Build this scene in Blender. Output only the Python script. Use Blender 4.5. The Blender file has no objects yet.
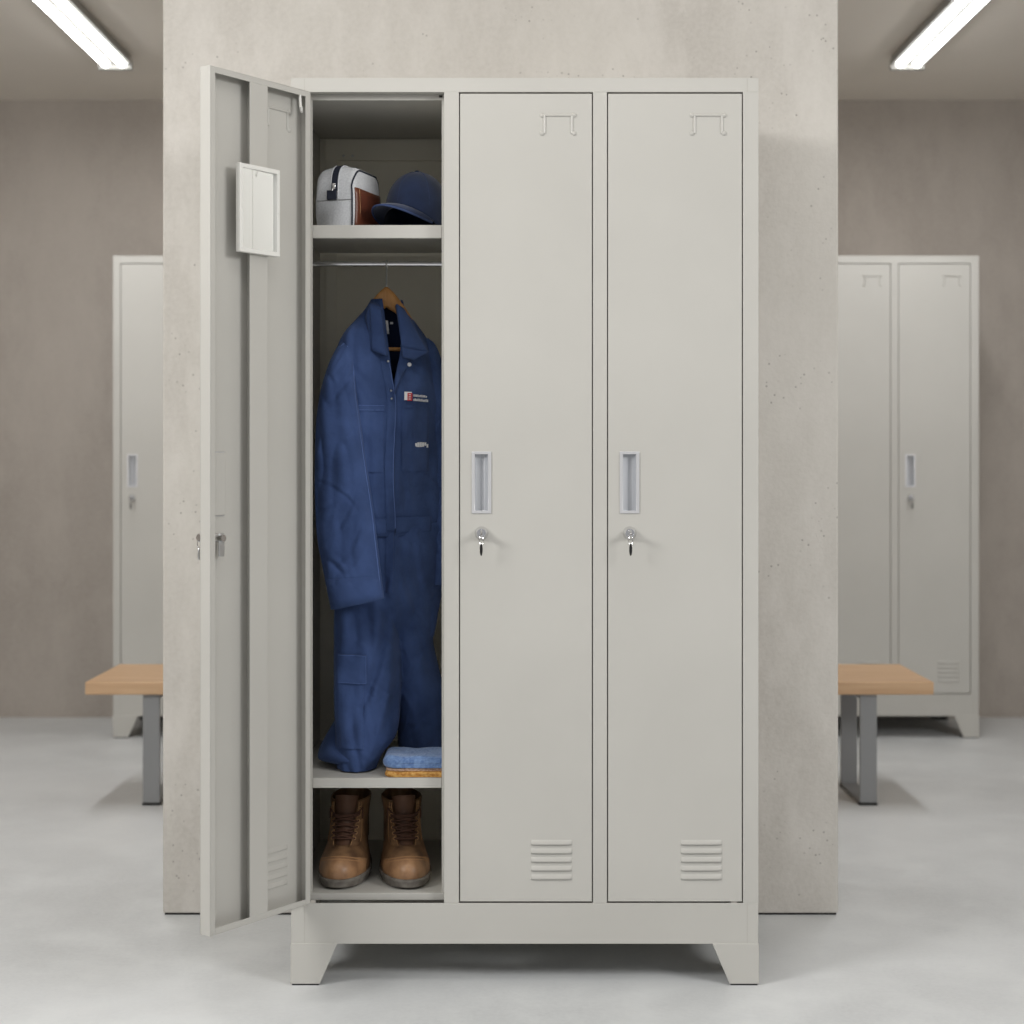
import bpy, bmesh, math, random
from mathutils import Vector, Matrix, noise
random.seed(7)
COL = bpy.context.scene.collection
PI = math.pi
CAMD, CAMZ, FPX, HOR = 3.2, 1.047, 1613.0, 457.5     # camera distance to the locker front, eye height, focal length

def PX(px, py, y):
    """world point of a measured photo position at world depth y"""
    d = CAMD + y
    return Vector(((px - 512) * d / FPX, y, CAMZ + (HOR - py) * d / FPX))
def ZX(py, y): return CAMZ + (HOR - py) * (CAMD + y) / FPX
def XX(px, y): return (px - 512) * (CAMD + y) / FPX

# ------------------------------------------------------------------ materials
def srgb(r, g, b):
    def f(c):
        c /= 255.0
        return c / 12.92 if c <= .04045 else ((c + .055) / 1.055) ** 2.4
    return (f(r), f(g), f(b), 1)

def mat(name, col, rough=.5, metal=0., col2=None, nscale=5., nlo=.35, nhi=.65, bump=0., bscale=200., bdist=.001,
        sheen=0., coat=0., spec=.5, detail=6., rvar=0., stretch=None):
    m = bpy.data.materials.new(name); m.use_nodes = True
    nt = m.node_tree; b = nt.nodes['Principled BSDF']
    b.inputs['Base Color'].default_value = col
    b.inputs['Roughness'].default_value = rough
    b.inputs['Metallic'].default_value = metal
    b.inputs['Specular IOR Level'].default_value = spec
    if sheen: b.inputs['Sheen Weight'].default_value = sheen
    if coat: b.inputs['Coat Weight'].default_value = coat
    tc = nt.nodes.new('ShaderNodeTexCoord'); src = tc.outputs['Object']
    if stretch:
        mp = nt.nodes.new('ShaderNodeMapping'); mp.inputs['Scale'].default_value = stretch
        nt.links.new(src, mp.inputs['Vector']); src = mp.outputs[0]
    if col2 is not None:
        n = nt.nodes.new('ShaderNodeTexNoise'); n.inputs['Scale'].default_value = nscale; n.inputs['Detail'].default_value = detail
        nt.links.new(src, n.inputs['Vector'])
        r = nt.nodes.new('ShaderNodeMapRange'); r.inputs[1].default_value = nlo; r.inputs[2].default_value = nhi
        nt.links.new(n.outputs[0], r.inputs[0])
        mx = nt.nodes.new('ShaderNodeMix'); mx.data_type = 'RGBA'
        mx.inputs[6].default_value = col; mx.inputs[7].default_value = col2
        nt.links.new(r.outputs[0], mx.inputs[0]); nt.links.new(mx.outputs[2], b.inputs['Base Color'])
        if rvar:
            rr = nt.nodes.new('ShaderNodeMapRange'); rr.inputs[3].default_value = rough - rvar; rr.inputs[4].default_value = rough + rvar
            nt.links.new(n.outputs[0], rr.inputs[0]); nt.links.new(rr.outputs[0], b.inputs['Roughness'])
    if bump:
        n2 = nt.nodes.new('ShaderNodeTexNoise'); n2.inputs['Scale'].default_value = bscale; n2.inputs['Detail'].default_value = 4
        nt.links.new(src, n2.inputs['Vector'])
        bp = nt.nodes.new('ShaderNodeBump'); bp.inputs['Strength'].default_value = bump; bp.inputs['Distance'].default_value = bdist
        nt.links.new(n2.outputs[0], bp.inputs['Height']); nt.links.new(bp.outputs[0], b.inputs['Normal'])
    return m

def concrete(name, c1, c2, c3, rough, pits=.5, scale=1.6, spec=.3, bump=.25, streak=(1, 1, .45), pitcol=.45):
    m = bpy.data.materials.new(name); m.use_nodes = True
    nt = m.node_tree; L = nt.links; b = nt.nodes['Principled BSDF']
    b.inputs['Specular IOR Level'].default_value = spec
    tc = nt.nodes.new('ShaderNodeTexCoord')
    mp = nt.nodes.new('ShaderNodeMapping'); mp.inputs['Scale'].default_value = streak
    L.new(tc.outputs['Object'], mp.inputs['Vector'])
    def noi(s, d, v=mp.outputs[0]):
        n = nt.nodes.new('ShaderNodeTexNoise'); n.inputs['Scale'].default_value = s; n.inputs['Detail'].default_value = d
        n.inputs['Roughness'].default_value = .62
        L.new(v, n.inputs['Vector']); return n.outputs[0]
    def rng(v, a, c, lo=0, hi=1):
        r = nt.nodes.new('ShaderNodeMapRange'); r.inputs[1].default_value = a; r.inputs[2].default_value = c
        r.inputs[3].default_value = lo; r.inputs[4].default_value = hi; L.new(v, r.inputs[0]); return r.outputs[0]
    def mix(f, a, c, mode='MIX'):
        x = nt.nodes.new('ShaderNodeMix'); x.data_type = 'RGBA'; x.blend_type = mode
        if isinstance(f, float): x.inputs[0].default_value = f
        else: L.new(f, x.inputs[0])
        for k, v in ((6, a), (7, c)):
            if isinstance(v, tuple): x.inputs[k].default_value = v
            else: L.new(v, x.inputs[k])
        return x.outputs[2]
    big, mid, fine = noi(scale, 5), noi(scale * 5, 6), noi(90, 3, tc.outputs['Object'])
    base = mix(rng(big, .38, .62), c1, c2)
    base = mix(rng(mid, .45, .72, 0, .75), base, c3)
    base = mix(rng(fine, .3, .7, 0, .35), base, c3)
    vo = nt.nodes.new('ShaderNodeTexVoronoi'); vo.inputs['Scale'].default_value = 55
    vo.inputs['Randomness'].default_value = 1
    L.new(tc.outputs['Object'], vo.inputs['Vector'])
    gate = rng(noi(7, 2, tc.outputs['Object']), .52, .60)
    pit = rng(vo.outputs['Distance'], .09, .17, 1, 0)
    mm = nt.nodes.new('ShaderNodeMath'); mm.operation = 'MULTIPLY'; L.new(gate, mm.inputs[0]); L.new(pit, mm.inputs[1])
    m2 = nt.nodes.new('ShaderNodeMath'); m2.operation = 'MULTIPLY'; m2.inputs[1].default_value = pits; L.new(mm.outputs[0], m2.inputs[0])
    dark = tuple(v * pitcol for v in c2[:3]) + (1,)
    base = mix(m2.outputs[0], base, dark)
    L.new(base, b.inputs['Base Color'])
    L.new(rng(mid, .3, .7, rough - .08, rough + .08), b.inputs['Roughness'])
    bp = nt.nodes.new('ShaderNodeBump'); bp.inputs['Strength'].default_value = bump; bp.inputs['Distance'].default_value = .004
    sb = nt.nodes.new('ShaderNodeMath'); sb.operation = 'SUBTRACT'; L.new(fine, sb.inputs[0]); L.new(m2.outputs[0], sb.inputs[1])
    L.new(sb.outputs[0], bp.inputs['Height']); L.new(bp.outputs[0], b.inputs['Normal'])
    return m

def emit(name, col, s):
    m = bpy.data.materials.new(name); m.use_nodes = True
    b = m.node_tree.nodes['Principled BSDF']
    b.inputs['Emission Color'].default_value = col; b.inputs['Emission Strength'].default_value = s
    b.inputs['Base Color'].default_value = (.9, .9, .9, 1)
    return m

def wood(name, c1, c2, rough=.45, axis=(1.2, 30, 30)):
    m = mat(name, c1, rough, col2=c2, nscale=2.2, nlo=.35, nhi=.7, stretch=axis, detail=5)
    return m

M = dict(
    paint=mat('locker_paint', srgb(189, 187, 181), .42, col2=srgb(184, 182, 176), nscale=2.5, bump=.04, bscale=600, bdist=.0003),
    inner=mat('inner_paint_brightened', srgb(242, 237, 222), .5),  # locker paint lightened on back panel and partitions, standing in for interior light
    dark=mat('black_rubber', srgb(20, 20, 20), .7),
    chrome=mat('chrome', (.75, .75, .76, 1), .16, 1),
    steel=mat('brushed_steel', (.62, .63, .64, 1), .32, 1),
    pullm=mat('handle_metal', srgb(205, 205, 207), .3, .35),
    recess=mat('handle_recess', srgb(196, 198, 202), .38, .45),
    plastic=mat('white_plastic', srgb(226, 225, 220), .4),
    mirror=mat('mirror_glass', (.93, .94, .93, 1), .015, 1),
    keyblk=mat('key_plastic', srgb(22, 21, 22), .35),
    navy=mat('navy_twill', srgb(62, 81, 124), .85, col2=srgb(50, 67, 105), nscale=14, bump=.5, bscale=60, bdist=.003, sheen=.05, spec=.12),
    lining=mat('navy_lining', srgb(30, 40, 66), .9, spec=.1),
    seam=mat('navy_thread_and_highlight', srgb(82, 103, 152), .8, spec=.2),  # thread colour; along the sleeve edge it paints a highlight
    navycap=mat('navy_cotton', srgb(37, 50, 80), .85, col2=srgb(31, 42, 69), nscale=25, bump=.3, bscale=1200, bdist=.0005, sheen=.2, spec=.2),
    brimedge=mat('navy_brim_edge', srgb(58, 72, 108), .8, spec=.2),
    white=mat('white_thread', srgb(225, 226, 230), .7),
    red=mat('red_thread', srgb(190, 52, 58), .7),
    wood=wood('hanger_wood', srgb(200, 148, 90), srgb(172, 120, 66), .35, (30, 30, 4)),
    bench=wood('bench_wood', srgb(202, 168, 132), srgb(184, 147, 111), .5, (1.5, 26, 20)),
    benchleg=mat('grey_steel', srgb(140, 141, 142), .42, .35),
    bag=mat('grey_canvas', srgb(208, 210, 213), .85, col2=srgb(188, 190, 194), nscale=260, nlo=.3, nhi=.7, bump=.4, bscale=700, bdist=.0006),
    bagnavy=mat('navy_webbing', srgb(24, 30, 46), .8),
    leather=mat('brown_leather', srgb(108, 60, 42), .36, col2=srgb(80, 42, 30), nscale=18, bump=.3, bscale=260, bdist=.0006),
    bootl=mat('worn_leather', srgb(134, 102, 72), .5, col2=srgb(84, 60, 42), nscale=22, nlo=.38, nhi=.66, bump=.5, bscale=160, bdist=.0012, rvar=.1),
    toel=mat('scuffed_toe_leather', srgb(160, 122, 88), .42, col2=srgb(112, 80, 56), nscale=30, nlo=.35, nhi=.7, bump=.4, bscale=160, bdist=.001),
    tongue=mat('tongue_leather', srgb(96, 66, 48), .6, col2=srgb(72, 48, 34), nscale=20, bump=.3, bscale=200),
    lace=mat('dark_lace', srgb(76, 48, 35), .85),
    stitch=mat('tan_stitch', srgb(172, 132, 92), .7),
    sole=mat('grey_rubber_sole', srgb(120, 115, 108), .75, col2=srgb(82, 76, 70), nscale=40, bump=.4, bscale=120),
    towel=mat('blue_terry', srgb(122, 150, 192), .95, col2=srgb(90, 118, 166), nscale=160, nlo=.35, nhi=.65, bump=1., bscale=420, bdist=.003, sheen=.3, spec=.1),
    cream=mat('cream_cloth', srgb(205, 178, 156), .95, col2=srgb(165, 128, 108), nscale=220, bump=.8, bscale=400, bdist=.002, spec=.1),
    mustard=mat('mustard_cloth', srgb(212, 168, 100), .95, col2=srgb(172, 118, 60), nscale=180, bump=.8, bscale=400, bdist=.002, spec=.1),
    seamgrey=mat('seam_grey', srgb(176, 173, 166), .6),  # corner seam lines, slightly darker than the locker paint
    fixture=mat('fixture_white', srgb(164, 164, 161), .5),
    tube=emit('tube_glow', (1, .985, .96, 1), 8.0),
)
M['pillar'] = concrete('pillar_concrete', srgb(199, 195, 188), srgb(180, 175, 168), srgb(210, 206, 200), .75, pits=.55, scale=1.8)
M['wallc'] = concrete('back_concrete', srgb(171, 163, 155), srgb(154, 146, 138), srgb(181, 173, 165), .8, pits=.2, scale=1.3)
M['floor'] = concrete('floor_concrete', srgb(208, 210, 211), srgb(194, 196, 197), srgb(217, 219, 219), .42, pits=.12, scale=1.1, spec=.4, bump=.05, streak=(1, 1, 1), pitcol=.7)
M['ceil'] = mat('ceiling_plaster', srgb(232, 226, 217), .8, col2=srgb(224, 218, 209), nscale=.8)

# ------------------------------------------------------------------ mesh helpers
def new(bm, name, m, parent=None, smooth=True, bevel=0., seg=2, loc=None, rot=None, sub=0, angle=40, solid=0., mats=None, weld=False):
    if weld: bmesh.ops.remove_doubles(bm, verts=bm.verts, dist=1e-5)
    bmesh.ops.recalc_face_normals(bm, faces=bm.faces)
    me = bpy.data.meshes.new(name); bm.to_mesh(me); bm.free()
    for x in (mats or [m]): me.materials.append(x)
    o = bpy.data.objects.new(name, me); COL.objects.link(o)
    if parent: o.parent = parent
    if loc: o.location = loc
    if rot: o.rotation_euler = rot
    if smooth:
        for p in me.polygons: p.use_smooth = True
        try: me.set_sharp_from_angle(angle=math.radians(angle))
        except Exception: pass
    if solid:
        s = o.modifiers.new('s', 'SOLIDIFY'); s.thickness = solid; s.offset = 0
    if bevel:
        b = o.modifiers.new('b', 'BEVEL'); b.width = bevel; b.segments = seg; b.limit_method = 'ANGLE'; b.angle_limit = math.radians(40)
        b.harden_normals = False
    if sub:
        s = o.modifiers.new('u', 'SUBSURF'); s.levels = sub; s.render_levels = sub
    return o

def box(bm, x0, x1, y0, y1, z0, z1, mi=0):
    vs = [bm.verts.new(p) for p in ((x0,y0,z0),(x1,y0,z0),(x1,y1,z0),(x0,y1,z0),(x0,y0,z1),(x1,y0,z1),(x1,y1,z1),(x0,y1,z1))]
    for f in ((0,3,2,1),(4,5,6,7),(0,1,5,4),(1,2,6,5),(2,3,7,6),(3,0,4,7)):
        fc = bm.faces.new([vs[i] for i in f]); fc.material_index = mi
    return vs

def tube(bm, pts, r, n=8, cap=True, mi=0, flat=1.0):
    pts = [Vector(p) for p in pts]; rings = []
    up = None
    for i, p in enumerate(pts):
        t = (pts[min(i+1, len(pts)-1)] - pts[max(i-1, 0)]).normalized()
        if up is None:
            up = Vector((0,0,1)) if abs(t.z) < .9 else Vector((0,1,0))
        a = t.cross(up).normalized(); b = a.cross(t).normalized(); up = b
        rr = r(i/(len(pts)-1)) if callable(r) else r
        rings.append([bm.verts.new(p + a*rr*math.cos(2*PI*k/n) + b*rr*flat*math.sin(2*PI*k/n)) for k in range(n)])
    for i in range(len(rings)-1):
        for k in range(n):
            f = bm.faces.new((rings[i][k], rings[i][(k+1)%n], rings[i+1][(k+1)%n], rings[i+1][k])); f.material_index = mi
    if cap:
        for rg in (rings[0], rings[-1]):
            f = bm.faces.new(rg); f.material_index = mi

def grid(bm, rows, close=False, mi=0):
    """rows of points -> quads; returns vertex rows"""
    vr = [[bm.verts.new(p) for p in r] for r in rows]
    for i in range(len(vr)-1):
        n = len(vr[i])
        for k in range(n if close else n-1):
            f = bm.faces.new((vr[i][k], vr[i][(k+1)%n], vr[i+1][(k+1)%n], vr[i+1][k])); f.material_index = mi
    return vr

def lathe(bm, prof, c=(0,0,0), axis='y', n=20, mi=0):
    rows = []
    for (r, h) in prof:
        rw = []
        for k in range(n):
            a = 2*PI*k/n; u, v = r*math.cos(a), r*math.sin(a)
            p = {'y': (u, h, v), 'z': (u, v, h), 'x': (h, u, v)}[axis]
            rw.append(Vector(c) + Vector(p))
        rows.append(rw)
    vr = grid(bm, rows, True, mi)
    for rg in (vr[0], vr[-1]):
        f = bm.faces.new(rg); f.material_index = mi

def prism(bm, poly, ax, a, b, mi=0):
    """polygon (2D) extruded along axis ax between a and b"""
    def P(u, v, w): return {'x': (w, u, v), 'y': (u, w, v), 'z': (u, v, w)}[ax]
    A = [bm.verts.new(P(u, v, a)) for u, v in poly]; B = [bm.verts.new(P(u, v, b)) for u, v in poly]
    n = len(poly)
    fs = [bm.faces.new(A), bm.faces.new(B)] + [bm.faces.new((A[i], A[(i+1)%n], B[(i+1)%n], B[i])) for i in range(n)]
    for f in fs: f.material_index = mi

def sheet(bm, us, vs, hole, y0, y1):
    """flat sheet in x,z between y0 and y1 with rectangular holes (cells)"""
    cells = [(i, j) for i in range(len(us)-1) for j in range(len(vs)-1) if (i, j) not in hole]
    V = {}
    def g(i, j, k):
        if (i, j, k) not in V: V[(i, j, k)] = bm.verts.new((us[i], (y0, y1)[k], vs[j]))
        return V[(i, j, k)]
    cs = set(cells)
    for i, j in cells:
        bm.faces.new((g(i,j,0), g(i+1,j,0), g(i+1,j+1,0), g(i,j+1,0)))
        bm.faces.new((g(i,j,1), g(i,j+1,1), g(i+1,j+1,1), g(i+1,j,1)))
        for di, dj, a, b in ((-1,0,(i,j),(i,j+1)), (1,0,(i+1,j),(i+1,j+1)), (0,-1,(i,j),(i+1,j)), (0,1,(i,j+1),(i+1,j+1))):
            if (i+di, j+dj) not in cs:
                bm.faces.new((g(*a,0), g(*b,0), g(*b,1), g(*a,1)))

def empty(name, loc, label, cat, group=None, rz=0):
    o = bpy.data.objects.new(name, None); COL.objects.link(o); o.location = loc; o.rotation_euler = (0, 0, rz)
    o.empty_display_size = .05
    o['label'] = label; o['category'] = cat
    if group: o['group'] = group
    return o
def tag(o, label, cat, group=None):
    o['label'] = label; o['category'] = cat
    if group: o['group'] = group
    return o
def struct(o): o['kind'] = 'structure'; return o
def copy_tree(o, parent=None):
    c = o.copy(); COL.objects.link(c); c.parent = parent
    for ch in o.children: copy_tree(ch, c)
    return c
def interp(tab, x, k):
    """smooth interpolation of column k in rows sorted by column 0"""
    if x <= tab[0][0]: return tab[0][k]
    if x >= tab[-1][0]: return tab[-1][k]
    for i in range(len(tab)-1):
        a, b = tab[i], tab[i+1]
        if a[0] <= x <= b[0]:
            t = (x-a[0])/(b[0]-a[0])
            p0 = tab[max(i-1,0)]; p3 = tab[min(i+2,len(tab)-1)]
            h = b[0]-a[0]
            m0 = (b[k]-p0[k])/max(b[0]-p0[0],1e-9)*h; m1 = (p3[k]-a[k])/max(p3[0]-a[0],1e-9)*h
            t2, t3 = t*t, t*t*t
            return (2*t3-3*t2+1)*a[k]+(t3-2*t2+t)*m0+(-2*t3+3*t2)*b[k]+(t3-t2)*m1

# ------------------------------------------------------------------ the room
CEIL = 2.489; YB = 3.304
b = bmesh.new(); box(b, -4.2, 4.2, -6.5, YB+.1, -.12, 0); struct(new(b, 'floor', M['floor'], smooth=False))
b = bmesh.new(); box(b, -4.2, 4.2, -1.6, YB+.1, CEIL, CEIL+.12); struct(new(b, 'ceiling', M['ceil'], smooth=False))
b = bmesh.new(); box(b, -4.2, 4.2, YB, YB+.12, 0, CEIL); struct(new(b, 'wall_back', M['wallc'], smooth=False))
b = bmesh.new(); box(b, -4.2, -4.08, -6.5, YB, 0, CEIL); struct(new(b, 'wall_left', M['wallc'], smooth=False))
b = bmesh.new(); box(b, 4.08, 4.2, -6.5, YB, 0, CEIL); struct(new(b, 'wall_right', M['wallc'], smooth=False))
# free-standing concrete pier behind the main locker
b = bmesh.new(); box(b, -.799, .7465, .49, .80, .004, CEIL); struct(new(b, 'wall_middle', M['pillar'], smooth=True, bevel=.004))
b = bmesh.new(); box(b, -.795, .7425, .494, .796, 0, .004); struct(new(b, 'trim_1', M['dark'], smooth=False))
b = bmesh.new(); box(b, -4.08, 4.08, YB-.006, YB, 0, .012); struct(new(b, 'trim_2', M['wallc'], smooth=False))

# ------------------------------------------------------------------ lockers
W, H, DP = .9275, 1.80, .475
OPEN = [(.0278, .3036), (.3333, .5992), (.627, .8968)]
ZT, ZB = 1.772, .163
DW = .264; DZ0, DZ1 = ZB+.003, ZT-.003; DH = DZ1-DZ0; DT = .026

def make_door(parent, hinge_x, hinge_right, width, opened=None, locz=DZ0, y=0.):
    """door in hinge coordinates: s = distance from the hinge; built closed, swung by a rotation"""
    sg = -1 if hinge_right else 1
    def sx(s): return s*sg
    w = width
    hs0, hs1 = w-.061, w-.024         # pull handle
    hz0, hz1 = .937-locz, 1.058-locz
    us = sorted([sx(0), sx(hs0), sx(hs1), sx(w)]); vs = [0, hz0, hz1, DH]
    b = bmesh.new()
    sheet(b, us, vs, {((1 if sg > 0 else 1), 1)}, 0, .0014)
    x0, x1 = min(sx(0), sx(w)), max(sx(0), sx(w))
    # folded returns and inner lips
    box(b, x0, x0+.0014, .0014, DT, 0, DH); box(b, x1-.0014, x1, .0014, DT, 0, DH)
    box(b, x0+.0014, x1-.0014, .0014, DT, 0, .0014); box(b, x0+.0014, x1-.0014, .0014, DT, DH-.0014, DH)
    lw = .014
    box(b, x0+.0014, x0+lw, DT-.0014, DT, .0014, DH-.0014); box(b, x1-lw, x1-.0014, DT-.0014, DT, .0014, DH-.0014)
    box(b, x0+lw, x1-lw, DT-.0014, DT, .0014, .012); box(b, x0+lw, x1-lw, DT-.0014, DT, DH-.012, DH-.0014)
    d = new(b, 'locker_door', M['paint'], parent, smooth=True, bevel=.0009, loc=(hinge_x, y, locz))
    if opened is not None: d.rotation_euler = (0, 0, opened)
    # vertical stiffener channel on the inner face
    b = bmesh.new(); a0, a1 = sorted((sx(.119), sx(.167)))
    box(b, a0, a1, DT-.0021, DT-.0004, .002, DH-.002)
    a0, a1 = sorted((sx(.119), sx(.1205))); box(b, a0, a1, .0014, DT-.0021, .002, DH-.002)
    a0, a1 = sorted((sx(.149), sx(.1505))); box(b, a0, a1, .0014, DT-.0021, .002, DH-.002)
    new(b, 'stiffener', M['paint'], d, bevel=.0006)
    # vent louvres
    b = bmesh.new(); a0, a1 = sorted((sx(.040), sx(.121)))
    for k in range(5):
        zt = .2885 - locz - k*.0171
        for dirn, f in ((-1, 0.0), (1, .0014)):
            dd = .0042 if dirn < 0 else .003
            pr = [(0, 0), (.0012, dd*.9), (.0038, dd), (.0105, 0)]       # (drop from bottom, depth)
            rows = []
            for q, xx in enumerate((a0, a0+.004, a1-.004, a1)):
                sc = 0.05 if q in (0, 3) else 1
                rows.append([Vector((xx, f+dirn*de*sc, zt-.0105+zz)) for zz, de in pr])
            grid(b, rows)
            b.faces.new([b.verts.new(p) for p in rows[0]]); b.faces.new([b.verts.new(p) for p in rows[3]])
    new(b, 'vent_louvres', M['paint'], d, angle=60)
    # pressed card holder: a top bar, two side ribs, round corners
    b = bmesh.new(); c0, c1 = sx(.034), sx(.100); zt, zb = 1.726-locz, 1.690-locz
    for yy in (-.0002, .0016):
        tube(b, [(c0, yy, zt), (c1, yy, zt)], .0030, 8)
        for cx in (c0, c1):
            ins = .006*sg*(1 if cx == c0 else -1)
            tube(b, [(cx+ins, yy, zt), (cx+ins, yy, zb)], .0026, 8)
            for zz in (zt, zb):
                lathe(b, [(.0001, -.0034), (.0028, -.0028), (.0052, 0), (.0028, .0028), (.0001, .0034)], (cx+ins*.2, yy, zz), n=12)
    new(b, 'card_holder', M['paint'], d)
    # recessed pull handle
    b = bmesh.new(); h0, h1 = sorted((sx(hs0), sx(hs1)))
    fr = .0055
    sheet(b, [h0-.001, h0+fr, h1-fr, h1+.001], [hz0-.001, hz0+.0045, hz1-.0045, hz1+.001], {(1, 1)}, -.0022, .0010)
    hd = new(b, 'pull_handle', M['pullm'], d, bevel=.0006)
    b = bmesh.new()
    i0, i1, j0, j1 = h0+fr, h1-fr, hz0+.0045, hz1-.0045
    dk = .3 if opened is not None else 1.
    pr = [(i0, -.001), (i0+.001, .012*dk), (i0+.011, .0145*dk), (i1-.006, .011*dk), (i1, -.001)]
    rows = [[Vector((x_, y_, z_)) for x_, y_ in pr] for z_ in (j0, j1)]
    grid(b, rows)
    for r_ in rows: b.faces.new([b.verts.new(p) for p in r_])
    new(b, 'handle_recess', M['recess'], d, angle=25)
    # lock, key
    lx, lz = sx(w-(.037 if opened is not None else .0425)), .897-locz
    ko = -.010 if opened is not None else 0.
    b = bmesh.new()
    lathe(b, [(.0135, 0), (.0135, -.002), (.0115, -.006), (.0095, -.012), (.009, -.0135), (.0062, -.0135), (.0058, -.0120), (.0001, -.0120)], (lx, 0, lz), n=24)
    new(b, 'lock', M['chrome'], d)
    b = bmesh.new()
    box(b, lx-.0011, lx+.0011, -.026+ko, -.011, lz-.0035, lz+.0035)
    lathe(b, [(.0001, lx-.0017), (.007, lx-.0017), (.0082, lx), (.007, lx+.0017), (.0001, lx+.0017)], (0, -.031+ko, lz-.001), axis='x', n=16)
    ringp = [(lx+.004*math.sin(t*2*PI), -.032+ko, lz-.013+.008*math.cos(t*2*PI)) for t in [k/16 for k in range(17)]]
    tube(b, ringp, .0008, 6)
    new(b, 'key', M['chrome'], d)
    b = bmesh.new()
    rows = []
    for zz, ww, tt in ((.000, .0012, .0014), (.003, .0024, .0016), (.008, .0034, .002), (.017, .0034, .002), (.023, .0018, .0014), (.0245, .0005, .0008)):
        rows.append([Vector((lx-ww, -.032+ko-tt, lz-.019-zz)), Vector((lx+ww, -.032+ko-tt, lz-.019-zz)), Vector((lx+ww, -.032+ko+tt, lz-.019-zz)), Vector((lx-ww, -.032+ko+tt, lz-.019-zz))])
    grid(b, rows, True)
    for r_ in (rows[0], rows[-1]): b.faces.new([b.verts.new(p) for p in r_])
    new(b, 'key_fob', M['steel' if opened is not None else 'keyblk'], d, sub=1, weld=True)
    if opened is not None:
        # inside: back of handle pocket, lock cam, mirror, coat hook
        b = bmesh.new(); box(b, h0+.002, h1-.002, .0014, .0062, hz0+.002, hz1-.002)
        new(b, 'handle_pocket', M['paint'], d, bevel=.001)
        b = bmesh.new(); lathe(b, [(.008, .0014), (.008, .020), (.0065, .024), (.0001, .024)], (lx, 0, lz), n=20)
        lathe(b, [(.010, .0014), (.010, .006), (.0001, .006)], (lx, 0, lz), n=6)
        new(b, 'lock_barrel', M['chrome'], d)
        b = bmesh.new(); box(b, lx-.007, lx+.007, .0165, .019, lz-.034, lz+.009)
        new(b, 'lock_cam', M['steel'], d, bevel=.001)
        b = bmesh.new(); s0, s1, m0, m1 = .0995, .2050, 1.432-locz, 1.598-locz
        sheet(b, [s0, s0+.007, s1-.007, s1], [m0, m0+.008, m1-.008, m1], {(1, 1)}, DT+.001, DT+.013)
        box(b, s0+.004, s1-.004, DT-.001, DT+.006, m0+.004, m1-.004)
        for ss in (s0+.0035, s1-.0035):
            lathe(b, [(.002, DT+.013), (.0016, DT+.0142), (.0001, DT+.0145)], (ss, 0, (m0+m1)/2), n=10)
        new(b, 'mirror_frame', M['plastic'], d, bevel=.0012)
        b = bmesh.new(); box(b, s0+.006, s1-.006, DT+.006, DT+.009, m0+.007, m1-.007)
        gl = new(b, 'mirror_glass', M['mirror'], d, smooth=False)
        mc = Vector(((s0+s1)/2, DT+.0075, 0)); gl.data.transform(Matrix.Translation(-mc)); gl.location = mc; gl.rotation_euler = (0, 0, math.radians(2.3))
        b = bmesh.new(); zt = DH-.012; s = .028
        tube(b, [(s, DT-.003, zt+.006), (s, DT-.001, zt-.022), (s+.001, DT+.002, zt-.030), (s+.004, DT+.006, zt-.034), (s+.010, DT+.011, zt-.033), (s+.014, DT+.014, zt-.027)], .0028, 8)
        new(b, 'coat_hook', M['plastic'], d)
    return d

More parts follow.
